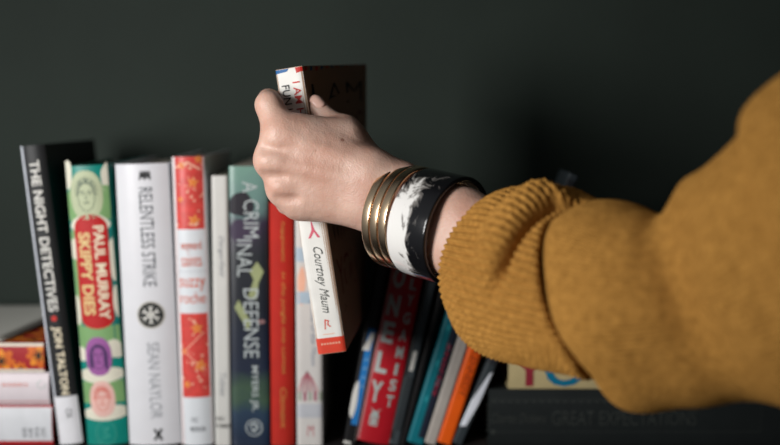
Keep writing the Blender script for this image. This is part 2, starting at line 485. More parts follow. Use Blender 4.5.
b.art([([(-.001, V(297)), (.004, V(280)), (.0005, V(272)), (.007, V(262)), (.0125, V(272)), (.008, V(283)), (.006, V(300))], yg, 0),
       ([(-.0125, V(308)), (-.009, V(300)), (.001, V(322)), (-.001, V(332))], yg, 0),
       (blob(-.006, V(205), .010, .011, 3), paper('dark_figure', 30, 26, 36), 0),
       (blob(-.003, V(232), .0115, .012, 4), paper('purple_shadow', 58, 46, 68), 0.3),
       (blob(.010, V(322), .003, .002, 7), paper('dim_pink', 140, 104, 104), 0)])
gi = paper('silver_ink', 176, 184, 184)
b.text('A', .0015, V(182), V(193), .0125, gi, bold=0.0)
b.text('CRIM', .0025, V(200), V(238), .0128, gi, bold=0.0)
b.text('INAL', -.0035, V(240), V(277), .0125, gi, bold=0.0)
b.text('DEFENSE', .0015, V(289), V(358), .0128, gi, bold=0.0)
b.text('MYERS JR.', .0035, V(366), V(412), .0072, gi, bold=.01, name='author_lettering')
lo = [(q, gi, 2) for q in stroke([(.003 + .0068 * math.cos(i * .35), V(428) + .0068 * math.sin(i * .35)) for i in range(19)], .001)]
lo += [(q, gi, 2) for q in stroke([(0.0, V(426)), (.003, V(423)), (.006, V(427)), (.003, V(432)), (.001, V(429))], .0018)]
b.art(lo, name='publisher_mark')

# 7  red book ------------------------------------------------------------------
b = Book(0.0196, 0.2080, 0.140, paper('scarlet_cloth', 178, 34, 22, 0.75, var=.08), 'bright red book with thin gold script down its spine, beneath the fingers', group=G, bulge=.003)
b.place(-0.1016, 0.2); b.root.location.x = -0.0918
b.text('happiness', .0015, V(222), V(262), .0042, gold_ink, shear=.2)
b.text('in the jungle one comes', .0015, V(272), V(374), .0048, gold_ink, shear=.2)
b.text('Clement', .0012, V(388), V(428), .0052, gold_ink, shear=.1, name='author_lettering')

# 8  white book with the circus tent -------------------------------------------
b = Book(0.0218, 0.2060, 0.145, paper('bone_cover', 206, 202, 198, 0.45, var=.03), 'white book with a striped circus tent drawing low on its spine, behind the held book', group=G, hard=False)
b.place(-0.0794, 0.0); b.root.location.x = -0.0684
W = .0109
bl = paper('pale_blue_print', 168, 186, 200); pp = paper('faded_rose', 196, 128, 132); pr = paper('dull_rose', 160, 74, 98)
sp = [(blob(-.006, V(286), .0035, .016, 2), pk, 0), (rect(-W * .95, .002, V(304), V(292)), bl, .2), (rect(-W * .95, -.002, V(262), V(248)), bl, .2)]
for k in range(7):
    a0 = -W * .9 + k * W * .26
    sp += [(q, pr if k % 2 else pp, 1) for q in stroke([(a0, V(392)), (a0 * .55 - .001, V(380)), (-.002, V(372))], .0010)]
for k in range(5):
    a0 = -W * .85 + k * W * .4
    sp += [(rect(a0, a0 + .0022, V(401), V(392)), pr if k % 2 else paper('sage_stripe', 150, 158, 140), 1)]
sp += [(rect(-W * .95, W * .95, V(418), V(404)), paper('silver_band', 186, 188, 194), 0)]
sp += [(q, pp, 1) for q in stroke([(-.002, V(436)), (-.001, V(426)), (.001, V(430)), (.003, V(426)), (.003, V(436))], .001)]
b.art(sp)
b.text('ghosts of the Moon', .0030, V(300), V(366), .0056, paper('slate_blue_ink', 128, 138, 156), shear=.3)

# ---- leaning right ------------------------------------------------------------
dark_a = paper('near_black_cover', 30, 29, 30, 0.35, var=.2, scale=20)
b = Book(0.0100, 0.198, 0.140, dark_a, 'slim black paperback with blue and white foot, left of the crimson book', group=G, hard=False)
b.place(-0.0300, 10.6)
V = lambda y: hz(y) / math.cos(math.radians(11))
blue = paper('cobalt_print', 34, 120, 190)
b.art([(rect(-.0018, .0050, .018, V(330)), blue, 0), ([(-.0040, V(352)), (.0015, V(332)), (.004, V(336)), (.002, V(352))], white_ink, 1),
       (blob(-.0026, V(402), .0024, .018, 3), white_ink, 1), (rect(-.0050, .0012, .0005, .0028), white_ink, 1),
       (rect(.0040, .0050, .003, .1), white_ink, 1)])
b.art([(q, paper('pale_blue_ink', 130, 180, 215), 2) for y in (362, 371, 380, 389) for q in stroke([(-.0004, V(y)), (.0016, V(y - 3)), (.0034, V(y))], .0007)], name='lettering')

b = Book(0.0272, 0.200, 0.150, paper('crimson_jacket', 176, 26, 38, 0.35), 'crimson book THE LONELY POLYGAMIST with big grey letters, leaning right', group=G, bulge=.002)
b.place(-0.0014, 11.4)
sg = paper('stone_ink', 172, 180, 176)
def down(word, u, ys, hh, ww, bold):
    for ch, y in zip(word, ys):
        b.text(ch, 0, V(y - hh), V(y + hh), 0, sg, across=(u - ww * (.45 if ch == 'I' else 1), u + ww * (.45 if ch == 'I' else 1)), bold=bold)
down('LONELY', -.0060, (254, 282, 310, 337, 367, 396), 10.5, .0050, .035)
down('POLYGAMIST', .0070, (250, 268, 286, 302, 320, 337, 354, 371, 387, 403), 5.8, .0030, .03)
b.text('THE', 0, V(226), V(236), 0, sg, across=(-.010, -.003), bold=.02)
b.art([(q, sg, 2) for q in stroke([(-.0062, V(421)), (-.0062, V(429)), (.0000, V(429)), (.0000, V(421)), (-.0062, V(421))], .001)] +
      [(rect(-.0050, -.0012, V(428), V(422)), sg, 2), ([(-.0070, V(421)), (.0008, V(421)), (-.0010, V(415)), (-.0052, V(415))], sg, 2)] +
      [(q, sg, 2) for q in stroke([(-.0072, V(413)), (-.0031, V(416)), (.0010, V(413))], .0007)], name='publisher_mark')
b.art([(rect(-.0136, -.0122, .001, .199), paper('rose_edge', 186, 120, 120), 1)])

b = Book(0.0088, 0.196, 0.140, paper('slate_cover', 62, 70, 74, 0.4), 'slim slate grey book with a white patch on its spine, right of the crimson book', group=G, hard=False)
b.place(0.0076, 12.6)
b.art([(rect(-.0016, .0016, V(372), V(352)), white_ink, 1), (rect(-.0044, -.0020, .004, .19), dark_a, 0), (rect(-.0044, .0044, V(432), V(378)), paper('graphite_print', 44, 50, 53), .5)])

b = Book(0.0050, 0.194, 0.140, paper('black_cover', 22, 21, 22, 0.4), 'very thin black book squeezed between the grey and the teal books', group=G, hard=False)
b.place(0.0132, 14.0)

b = Book(0.0144, 0.192, 0.140, paper('petrol_cover', 18, 112, 124, 0.4), 'teal blue book with a dark panel and small red script, leaning right', group=G, hard=False)
b.place(0.0284, 16.6)
V = lambda y: hz(y) / math.cos(math.radians(17))
sp = [(rect(.0006, .0070, .006, .190), paper('ink_blue_panel', 30, 36, 52), 0)]
sp += [(blob(-.002 + .0052 * (i % 2), .04 + i * .016, .0012, .003, i), paper('bright_teal', 44, 150, 158), .5) for i in range(8)]
b.art(sp)
b.text('stories', .0036, V(345), V(398), .0040, paper('dim_red_ink', 150, 40, 60), bold=.01, shear=.2)

b = Book(0.0100, 0.192, 0.140, paper('stone_cover', 176, 168, 160, 0.5), 'plain stone white slim book between the teal and the orange books', group=G, hard=False)
b.place(0.0392, 17.0)

b = Book(0.0122, 0.190, 0.140, paper('vivid_orange', 240, 96, 20, 0.4), 'vivid orange slim book with dark red spine lettering, leaning right', group=G, hard=False)
b.place(0.0523, 17.5)
b.text('KENNEDY', .0010, V(352), V(398), .0056, paper('rust_ink', 150, 50, 16), bold=.01)
b.text('LETTERS', .0010, V(300), V(345), .0056, paper('rust_ink', 150, 50, 16), bold=.01, name='author_lettering')

b = Book(0.0085, 0.249, 0.050, paper('ash_folder', 50, 57, 61, 0.5), 'tall thin dark folder with a white strip, leaning farthest right against the stacked books', group=G, hard=False, category='folder')
b.place(0.0614, 22.6)
b.art([([(-.0040, V(430) * 1.05), (.0006, V(428) * 1.05), (.0041, V(398) * 1.05), (.0041, V(373) * 1.05), (.0014, V(376) * 1.05), (-.0036, V(404) * 1.05)], paper('glossy_white', 228, 232, 240, .4), 1),
       (rect(-.0042, .0042, V(369) * 1.06, .244), paper('smoke_print', 36, 38, 42), 0)])

# ---- stack at the right -------------------------------------------------------
GS = 'books lying flat in the right stack'
b = Book(0.0485, 0.262, 0.190, paper('black_leather', 34, 38, 38, 0.42, bump=.3, bscale=900), 'large black book Charles Dickens GREAT EXPECTATIONS lying flat beneath the sleeve', group=GS, bulge=.003)
b.lay(0.0840 + 0.262, 0.0)
dg_ = paper('dull_gilt', 56, 60, 57)
def X(px, xr=0.346): return xr - (px - 390) * K        # along the lying spine
def U(y, zc=0.0245): return hz(y) - zc
fr = []
for q in stroke([(U(399), X(492)), (U(432), X(492)), (U(432), X(770)), (U(399), X(770)), (U(399), X(492))], .0004): fr.append((q, dg_, 0))
for k in range(34):
    fr.append((rect(U(402.5), U(401), X(494 + k * 8.1), X(499 + k * 8.1)), dg_, 0))
for k in range(6):
    fr.append((oval(U(405 + k * 5), X(490), .0008, .0008, 8), dg_, 0))
fr.append((oval(U(432), X(496), .0022, .0022, 10), dg_, 1))
b.art(fr)
b.text('Charles Dickens', U(418), X(494), X(550), .0085, dg_, shear=.35, name='author_lettering')
b.text('GREAT EXPECTATIONS', U(418), X(556), X(704), .0125, dg_, bold=-.005)

b = Book(0.0385, 0.215, 0.165, paper('buff_cover', 196, 178, 132, 0.5), 'buff book with maroon and blue spine letters, lying on the large black book', group=GS, bulge=.002)
b.lay(0.1005 + 0.215, 0.0492)
def X2(px): return 0.3155 - (px - 390) * K
def U2(y): return hz(y) - 0.0687
mar = paper('maroon_ink', 150, 44, 58); tb = paper('azure_ink', 14, 116, 150)
b.text('YO', U2(371), X2(514), X2(588), .0275, mar, bold=.03)
b.parts[-1].data.materials.clear(); b.parts[-1].data.materials.append(mar); b.parts[-1].data.materials.append(tb)
me = b.parts[-1].data
for p in me.polygons:
    if sum(me.vertices[i].co.z for i in p.vertices) / len(p.vertices) < X2(548): p.material_index = 1

# ---- stack at the left --------------------------------------------------------
GL = 'books lying flat in the left stack'
b = Book(0.0345, 0.225, 0.160, paper('brick_red_cover', 168, 34, 40, 0.45), 'red edged book with a white library label on its spine, lowest of the left stack', group=GL, bulge=.002)
b.lay(-0.2878, 0.0)
def X3(px, xr=-.2878): return xr - (px - 390) * K
def U3(y): return hz(y) - .01725
b.art([(rect(U3(441.5), U3(408), .0004, .05), paper('label_white', 206, 208, 212), 0)])
for k, s_ in enumerate(('BOB', 'HE', 'IN', 'COS')):
    b.text(s_, 0, X3(13.2 + k * 6.4), X3(17.2 + k * 6.4), 0, gr, across=(U3(437), U3(428)), name='sticker_lettering')
b = Book(0.0278, 0.205, 0.150, paper('white_rose_cover', 212, 202, 206, 0.45, var=.03), 'white book with small orange capitals, second from the bottom of the left stack', group=GL, bulge=.003)
b.lay(-0.2896, 0.0352)
def X4(px): return -.2896 - (px - 390) * K
def U4(y): return hz(y) - .0491
b.text('NORRIS', U4(385), X4(-6), X4(20), .0030, org, spacing=1.3, name='author_lettering')
b.art([(q, paper('faint_grey_green', 176, 190, 184), 1) for q in stroke([(U4(385) + .0033 * math.cos(i * .5), X4(34) + .0035 * math.sin(i * .5)) for i in range(11)], .0007)] +
      [(rect(U4(403), U4(401.5), .0004, .1), paper('rose_line', 200, 150, 152), 0)])
b = Book(0.0252, 0.200, 0.150, paper('flower_book_red', 158, 30, 34), 'red book printed with orange flowers, third from the bottom of the left stack', group=GL, bulge=.001)
b.lay(-0.2928, 0.0638)
petal = paper('petal_orange', 224, 136, 40); petal2 = paper('petal_amber', 204, 100, 30); heart = paper('flower_heart', 44, 32, 20)
def flower(cx, cy, r_, seed):
    rnd = random.Random(seed); out = []; n_ = 7; a0 = rnd.uniform(0, 6)
    for i in range(n_):
        t = a0 + 2 * math.pi * i / n_ + rnd.uniform(-.12, .12); L = r_ * rnd.uniform(.85, 1.05)
        pts = []
        for k in range(14):
            q = 2 * math.pi * k / 14
            lx = L * (.55 + .45 * math.cos(q)); ly = L * .27 * math.sin(q)
            pts.append((cx + lx * math.cos(t) - ly * math.sin(t), cy + lx * math.sin(t) + ly * math.cos(t)))
        out.append((pts, petal if i % 2 else petal2, .2 * i))
    for i in range(n_ * 2):
        t = a0 + math.pi * i / n_
        out += [(q, heart, 2) for q in stroke([(cx, cy), (cx + r_ * .42 * math.cos(t), cy + r_ * .42 * math.sin(t))], r_ * .05)]
    out.append((oval(cx, cy, r_ * .17, r_ * .17, 14), heart, 2.1))
    return out
def clip(shapes, a0, a1, v0, v1):
    return [([(min(a1, max(a0, a)), min(v1, max(v0, v))) for a, v in pts], m_, l) for pts, m_, l in shapes]
fs = []
for cx, cv, r_ in ((.002, .0045, .0125), (-.003, .0360, .0120), (-.010, .0200, .007), (.004, .064, .011), (-.004, .086, .011), (.003, .110, .012), (-.003, .134, .011), (.004, .156, .011), (-.002, .180, .012)):
    fs += clip(flower(cx, cv, r_, int(cv * 1e4)), -.0097, .0097, .0005, .1995)
b.art(fs)
fs = []; rnd = random.Random(21)
for gy in range(6):
    for gv in range(8):
        fs += clip(flower(.016 + gy * .024 + rnd.uniform(-.004, .004), .012 + gv * .025 + rnd.uniform(-.004, .004), rnd.uniform(.009, .014), gy * 10 + gv), .002, .149, .0005, .1995)
b.art(fs, side='right')
ivory = paper('ivory_band', 214, 206, 190)
for a0, a1 in ((-.0126, -.0098), (.0098, .0126)):
    b.art([(rect(a0, a1, .0003, .1997), ivory, 3.0)])

# open pages curling on top of the flower book
bm = bmesh.new()
nx, ny = 22, 18
def sheet(lift, bmx, shrink):
    top = []
    for i in range(nx + 1):
        row = []
        for j in range(ny + 1):
            fy = j / ny; fx = i / nx
            y = 0.002 + fy * 0.145
            xr = -0.3300 + 0.018 * fy ** .8 + .012 * fy - shrink
            x = -0.47 + fx * (xr + 0.47)
            z = 0.0896 + 0.0010 + lift + .004 * math.sin(math.pi * fx) * (1 - .3 * fy) + .0065 * fx ** 6 * fy
            row.append((x, y, z))
        top.append(row)
    return top
for s_i in range(3):
    t = sheet(0.0010 * s_i, bm, .0015 * s_i)
    vt = [[bm.verts.new(p) for p in r_] for r_ in t]
    vb = [[bm.verts.new((p[0], p[1], p[2] - .0006)) for p in r_] for r_ in t]
    for i in range(nx):
        for j in range(ny):
            bm.faces.new((vt[i][j], vt[i + 1][j], vt[i + 1][j + 1], vt[i][j + 1]))
            bm.faces.new((vb[i][j], vb[i][j + 1], vb[i + 1][j + 1], vb[i + 1][j]))
    for i in range(nx):
        bm.faces.new((vt[i][0], vb[i][0], vb[i + 1][0], vt[i + 1][0])); bm.faces.new((vt[i][ny], vt[i + 1][ny], vb[i + 1][ny], vb[i][ny]))
    for j in range(ny):
        bm.faces.new((vt[0][j], vt[0][j + 1], vb[0][j + 1], vb[0][j])); bm.faces.new((vt[nx][j], vb[nx][j], vb[nx][j + 1], vt[nx][j + 1]))
pm = bpy.data.materials.new('printed_page'); pm.use_nodes = True
nt = pm.node_tree; bs = nt.nodes['Principled BSDF']; bs.inputs['Roughness'].default_value = .8
tc = nt.nodes.new('ShaderNodeTexCoord'); wv = nt.nodes.new('ShaderNodeTexWave'); wv.bands_direction = 'Y'; wv.inputs['Scale'].default_value = 60
nt.links.new(tc.outputs['Object'], wv.inputs['Vector'])
r = nt.nodes.new('ShaderNodeValToRGB'); r.color_ramp.elements[0].color = rgb(176, 176, 168); r.color_ramp.elements[1].color = rgb(196, 195, 186)
nt.links.new(wv.outputs['Fac'], r.inputs['Fac']); nt.links.new(r.outputs['Color'], bs.inputs['Base Color'])
pg = bm_obj('loose_pages', bm, pm, None, True)
tag(pg, 'loose grey printed pages curling on top of the flower printed book', 'papers')

# ------------------------------------------------------------------ the held book
HB_H = 0.2150
hb = Book(0.0215, HB_H, 0.135, paper('kraft_cream_cover', 176, 146, 122, 0.6, var=.05), 'cream paperback by Courtney Maum with a red foot band, held up by the hand', group=None, hard=False)
hb.root['label'] = 'cream paperback with red foot band and brown lettered cover, held up by the hand'
P0 = Vector(at(332.0, 353, -.100)); P1 = Vector(at(287.5, 68, -.104))
lean = math.atan2(P1.x - P0.x, P1.z - P0.z)
HL = (P1 - P0).length
V = lambda y: (353 - y) / 285.0 * HL
sc = HL / HB_H
for o_ in hb.parts:
    for v in o_.data.vertices: v.co.z *= sc
W = .01075
ob_ = paper('foot_band_red', 214, 66, 44); blu = paper('airmail_blue', 40, 96, 150)
sp = [(rect(-W, W, .0003, HL - .0003), paper('clean_white_print', 226, 224, 218), -.6), (rect(-W, W, .0003, V(337)), ob_, 0)]
sp += [([(-W, HL - .0004), (-W, HL - .0032), (-.0012, HL - .0024), (.0005, HL - .0004)], blu, 0), ([(.0055, HL - .0004), (.0060, HL - .0045), (W, HL - .0036), (W, HL - .0004)], red_ink, 0)]
rz = V(228)
sp += [([(-.0045, rz - .006), (-.0012, rz), (-.0006, rz + .009), (.0012, rz), (.0048, rz - .006), (.0026, rz - .006), (.0005, rz - .0015), (-.0026, rz - .006)], paper('tower_pink', 206, 90, 110), 1)]
sp += [(q, ob_, 1) for q in stroke([(-.0022, V(328)), (-.0014, V(319)), (.0010, V(320)), (.0002, V(324)), (.0020, V(326))], .0009)]
sp += [(rect(-.0045, .0045, V(333.8), V(333)), pk, 1)]
sp += [(rect(-.0070 + i * .0022, -.0058 + i * .0022, V(344), V(342)), pk, 1) for i in range(7)]
hb.art(sp)
hb.text('Courtney Maum', .0002, V(245), V(312), .0092, paper('soft_black_script', 60, 64, 60), shear=.45, name='author_lettering')
hb.text('I AM HAVING SO MUCH', .0048, V(82), V(205), .0058, red_ink, bold=.01)
hb.text('FUN HERE WITHOUT YOU', -.0040, V(84), V(208), .0062, black_ink, bold=.01)
dk = paper('cover_black_ink', 24, 22, 22); dr = paper('cover_red_ink', 120, 28, 24)
rows = [('I AM', dk, 86, 108), ('HAVING', dr, 118, 145), ('SO MUCH', dk, 152, 172), ('FUN HERE', dr, 178, 205), ('WITHOUT', dk, 212, 246), ('YOU', dr, 262, 300)]
for s_, m_, y0, y1 in rows:
    hb.text(s_, 0, V(y0), V(y1), 0, m_, side='right', across=(.012, .122 if s_ != 'YOU' else .085), bold=-.012)
ds = []
for i in range(13):
    a0 = .004 + i * .0102
    ds.append(([(a0, HL - .0035), (a0 + .0045, HL - .0035), (a0 + .0060, HL - .0005), (a0 + .0015, HL - .0005)], (red_ink, blu)[i % 2], 0))
for i in range(13):
    a0 = .004 + i * .0102
    ds.append(([(a0, .0005), (a0 + .0045, .0005), (a0 + .0060, .0035), (a0 + .0015, .0035)], (red_ink, blu)[i % 2], 0))
hb.art(ds, side='right')
hb.art([(q, dk, 1) for q in stroke([(.020, V(318)), (.026, V(312)), (.030, V(318)), (.024, V(324)), (.020, V(318))], .0012) + stroke([(.034, V(318)), (.060, V(318))], .0010)], side='right')
for o_ in hb.parts:
    for v in o_.data.vertices:
        yw = math.radians(5 + 14.5 * v.co.z / HL)
        x, y = v.co.x, v.co.y
        v.co.x = x * math.cos(yw) + y * math.sin(yw)
        v.co.y = -x * math.sin(yw) + y * math.cos(yw)
hb.root.location = P0; hb.root.rotation_euler = (0, lean, 0)

# ------------------------------------------------------------------ the person: hand and forearm as one surface
def A(px, py, Y): return np.array(at(px, py, Y))
caps = []      # (group, a, b, ra, rb)
def cap(g, a, b, ra, rb): caps.append((g, np.array(a, float), np.array(b, float), ra, rb))
# joints
iM, iP, iD, iT = A(282, 134, -.1260), A(269, 105, -.1195), np.array([-.0895, -.094, .2925]), np.array([-.0838, -.072, .2925])
mM, mP, mD, mT = A(273, 161, -.1265), np.array([-.0835, -.0865, .2505]), np.array([-.0740, -.064, .2490]), np.array([-.0655, -.047, .2480])
rM, rP, rD, rT = A(284, 188, -.1235), np.array([-.0795, -.0840, .2300]), np.array([-.0712, -.063, .2300]), np.array([-.0640, -.048, .2300])
pM, pP, pD, pT = A(299, 204.5, -.1195), np.array([-.0770, -.0900, .2155]), np.array([-.0722, -.0720, .2150]), np.array([-.0655, -.0590, .2145])
tC, tM, tI, tT = A(372, 167, -.115), A(344, 131, -.104), A(332, 124, -.0985), A(317.5, 107.5, -.0950)
WR = A(394, 199, -.1300); FA = A(458, 232, -.1665); FB = A(510, 266, -.1980); FC = A(575, 286, -.2350)
BASE = [A(372, 168, -.1285), A(370, 182, -.1310), A(368, 197, -.1300), A(366, 210, -.1265)]
# fingers
cap('i', iM, iP, .0128, .0100); cap('i', iP, iD, .0092, .0080); cap('i', iD, iT, .0079, .0068)
cap('m', mM, mP, .0112, .0095); cap('m', mP, mD, .0093, .0082); cap('m', mD, mT, .0080, .0070)
cap('r', rM, rP, .0106, .0090); cap('r', rP, rD, .0088, .0078); cap('r', rD, rT, .0076, .0066)
cap('p', pM, pP, .0096, .0080); cap('p', pP, pD, .0078, .0068); cap('p', pD, pT, .0067, .0058)
cap('t', tM, tI, .0104, .0086); cap('t', tI, tT, .0085, .0072)
# palm
cap('h', iM, BASE[0], .0122, .0132); cap('h', mM, BASE[1], .0122, .0135); cap('h', rM, BASE[2], .0112, .0130); cap('h', pM, BASE[3], .0102, .0128)
cap('h', tC, tM, .0135, .0108)
cap('h', A(298, 130, -.1225), A(346, 137, -.1150), .0118, .0128)
cap('h', A(305, 158, -.1235), A(350, 180, -.1260), .0105, .0115)
cap('h', A(278, 146, -.1230), A(277, 152, -.1230), .0100, .0100)
cap('h', A(282, 146, -.1215), A(288, 192, -.1180), .0115, .0100)
cap('h', A(305, 145, -.1215), A(312, 200, -.1180), .0120, .0105)
cap('h', A(330, 160, -.119), A(366, 182, -.122), .0125, .015)
cap('h', A(335, 196, -.117), A(368, 208, -.119), .0120, .0145)
# wrist and forearm : two bones side by side
nrm = Vector((0.30, 0.0, 0.95)).normalized(); nrm = np.array(nrm)
def off(p, k): return p + nrm * k
cap('w', off(BASE[1], .004), off(WR, .0090), .0160, .0175); cap('w', off(BASE[2], -.004), off(WR, -.0095), .0150, .0175)
cap('w', off(WR, .0090), off(FA, .0080), .0175, .0215); cap('w', off(WR, -.0095), off(FA, -.0080), .0175, .0215)
cap('w', off(FA, .0080), off(FB, .0080), .0215, .0235); cap('w', off(FA, -.0080), off(FB, -.0080), .0215, .0235)
cap('w', off(FB, .0070), off(FC, .0070), .0250, .0270); cap('w', off(FB, -.0070), off(FC, -.0070), .0250, .0270)

h = 0.00125
lo = np.array([-.106, -.268, .135]); hi = np.array([.135, -.032, .312])
n = np.ceil((hi - lo) / h).astype(int)
gx, gy, gz = [(lo[i] + h * np.arange(n[i])).astype(np.float32) for i in range(3)]
X_, Y_, Z_ = np.meshgrid(gx, gy, gz, indexing='ij')
def sdcap(a, b, ra, rb, x=X_, y=Y_, z=Z_):
    ab = b - a; L2 = float(ab @ ab)
    t = ((x - a[0]) * ab[0] + (y - a[1]) * ab[1] + (z - a[2]) * ab[2]) / L2
    np.clip(t, 0, 1, out=t)
    return np.sqrt((x - a[0] - t * ab[0]) ** 2 + (y - a[1] - t * ab[1]) ** 2 + (z - a[2] - t * ab[2]) ** 2) - (ra + (rb - ra) * t)
def smin(a, b, k):
    hh = np.clip(.5 + .5 * (b - a) / k, 0, 1)
    return b + (a - b) * hh - k * hh * (1 - hh)
gk = {'i': .003, 'm': .003, 'r': .003, 'p': .003, 't': .004, 'h': .0105, 'w': .008}
fld = {}
for g, a, b_, ra, rb in caps:
    d = sdcap(a, b_, ra, rb)
    fld[g] = d if g not in fld else smin(fld[g], d, gk[g])
D = smin(fld['h'], fld['w'], .010)
# knuckles stand a little proud of the back of the hand, tendons run to the wrist
for p, r_ in ((iM, .0095), (mM, .0100), (rM, .0090), (pM, .0080)):
    q = p + np.array([-.0010, -.0024, .0006]); D = smin(D, sdcap(q, q + np.array([.001, .0, 0]), r_, r_), .009)
for a, b_ in ((iM, BASE[0]), (mM, BASE[1])):
    o1 = np.array([0, -.0098, 0]); a2 = a + (b_ - a) * .1 + o1; b2 = a + (b_ - a) * .85 + np.array([0, -.0105, 0])
    D = smin(D, sdcap(a2, b2, .0026, .0020), .006)
# valleys between the knuckles
for p, q in ((iM, mM), (mM, rM), (rM, pM)):
    m_ = (p + q) / 2 + np.array([-.008, -.0125, .0])
    m2 = m_ + np.array([.026, -.0015, -.002])
    m2 = m_ + np.array([.012, -.002, -.001]); v_ = sdcap(m_, m2, .0024, .0008)
    kk = .006; hh = np.clip(.5 - .5 * (v_ + D) / kk, 0, 1); D = D + (-v_ - D) * hh + kk * hh * (1 - hh)
for g in 'tpirm':
    D = smin(D, fld[g], {'t': .006}.get(g, .0045))
# ulna head bump at the wrist
q = off(WR, -.012) + np.array([-.004, -.010, 0]); D = smin(D, sdcap(q, q + np.array([.003, 0, 0]), .007, .007), .008)
del X_, Y_, Z_, fld

def surface_nets(f, lo, h):
    s = f < 0
    nx, ny, nz = f.shape
    acc = np.zeros((nx - 1, ny - 1, nz - 1, 3), np.float32); cnt = np.zeros((nx - 1, ny - 1, nz - 1), np.float32)
    for ax in range(3):
        o = [a for a in range(3) if a != ax]
        s0 = [slice(None)] * 3; s1 = [slice(None)] * 3
        s0[ax] = slice(0, -1); s1[ax] = slice(1, None)
        f0 = f[tuple(s0)]; f1 = f[tuple(s1)]
        cr_ = (s[tuple(s0)] != s[tuple(s1)])
        t = np.where(cr_, f0 / np.where(cr_, f0 - f1, 1), 0)
        for d0 in (0, 1):
            for d1 in (0, 1):
                sl = [slice(None)] * 3
                sl[o[0]] = slice(d0, f.shape[o[0]] - 1 + d0); sl[o[1]] = slice(d1, f.shape[o[1]] - 1 + d1)
                c = cr_[tuple(sl)]; cnt += c
                acc[..., ax] += t[tuple(sl)] * c
                acc[..., o[0]] += d0 * c; acc[..., o[1]] += d1 * c
    act = cnt > 0
    idx = -np.ones(act.shape, int); idx[act] = np.arange(act.sum())
    ijk = np.argwhere(act)
    V_ = lo + h * (ijk + acc[act] / cnt[act][:, None])
    faces = []
    for ax in range(3):
        o = [a for a in range(3) if a != ax]
        s0 = [slice(1, -1)] * 3; s1 = [slice(1, -1)] * 3
        s0[ax] = slice(0, -1); s1[ax] = slice(1, None)
        a0 = s[tuple(s0)]; a1 = s[tuple(s1)]
        e = np.argwhere(a0 != a1)
        base = e.copy(); base[:, o[0]] += 1; base[:, o[1]] += 1
        fl_ = a0[tuple(e.T)]
        def gi_(d0, d1):
            q = base.copy(); q[:, o[0]] -= d0; q[:, o[1]] -= d1
            return idx[tuple(q.T)]
        q = np.stack([gi_(1, 1), gi_(0, 1), gi_(0, 0), gi_(1, 0)], 1)
        if ax == 1: fl_ = ~fl_
        q[~fl_] = q[~fl_][:, ::-1]
        faces.append(q)
    return V_, np.concatenate(faces)
VV, FF = surface_nets(D.astype(np.float32), lo, h)
me = bpy.data.meshes.new('hand_and_forearm')
me.from_pydata(VV.tolist(), [], FF.tolist()); me.update()
me.polygons.foreach_set('use_smooth', [True] * len(me.polygons))

sk = bpy.data.materials.new('skin'); sk.use_nodes = True
nt = sk.node_tree; bs = nt.nodes['Principled BSDF']
tc = nt.nodes.new('ShaderNodeTexCoord')
n1 = nt.nodes.new('ShaderNodeTexNoise'); n1.inputs['Scale'].default_value = 45; n1.inputs['Detail'].default_value = 5
nt.links.new(tc.outputs['Object'], n1.inputs['Vector'])
r = nt.nodes.new('ShaderNodeValToRGB')
r.color_ramp.elements[0].position = .32; r.color_ramp.elements[1].position = .68
r.color_ramp.elements[0].color = rgb(194, 149, 130); r.color_ramp.elements[1].color = rgb(208, 174, 157)
nt.links.new(n1.outputs['Fac'], r.inputs['Fac'])
# small moles
vo = nt.nodes.new('ShaderNodeTexVoronoi'); vo.inputs['Scale'].default_value = 38; nt.links.new(tc.outputs['Object'], vo.inputs['Vector'])
mr = nt.nodes.new('ShaderNodeMapRange'); mr.inputs[1].default_value = .035; mr.inputs[2].default_value = .07; mr.inputs[3].default_value = .6; mr.inputs[4].default_value = 0
nt.links.new(vo.outputs['Distance'], mr.inputs[0])
mx = nt.nodes.new('ShaderNodeMix'); mx.data_type = 'RGBA'; mx.inputs[7].default_value = rgb(130, 70, 52)
nt.links.new(mr.outputs[0], mx.inputs[0]); nt.links.new(r.outputs['Color'], mx.inputs[6])
nt.links.new(mx.outputs[2], bs.inputs['Base Color'])
bs.inputs['Roughness'].default_value = .48; bs.inputs['Subsurface Weight'].default_value = .12
bs.inputs['Subsurface Radius'].default_value = (.008, .003, .0015); bs.inputs['Subsurface Scale'].default_value = 1.0
v2 = nt.nodes.new('ShaderNodeTexVoronoi'); v2.inputs['Scale'].default_value = 900; n2 = nt.nodes.new('ShaderNodeTexNoise'); n2.inputs['Scale'].default_value = 160; n2.inputs['Detail'].default_value = 6
nt.links.new(tc.outputs['Object'], v2.inputs['Vector']); nt.links.new(tc.outputs['Object'], n2.inputs['Vector'])
ad = nt.nodes.new('ShaderNodeMath'); ad.operation = 'MULTIPLY_ADD'; ad.inputs[1].default_value = .25
nt.links.new(v2.outputs['Distance'], ad.inputs[0]); nt.links.new(n2.outputs['Fac'], ad.inputs[2])
bp = nt.nodes.new('ShaderNodeBump'); bp.inputs['Strength'].default_value = .55; bp.inputs['Distance'].default_value = .0010
nt.links.new(ad.outputs[0], bp.inputs['Height']); nt.links.new(bp.outputs['Normal'], bs.inputs['Normal'])

person = bpy.data.objects.new('person', None); C.objects.link(person)
person.empty_display_size = .03
tag(person, 'person in a mustard knit sweater reaching in from the right to pull out a book', 'person')
hand = link_mesh('hand_and_forearm', me, sk, person)
sm = hand.modifiers.new('smooth', 'SMOOTH'); sm.factor = .5; sm.iterations = 3

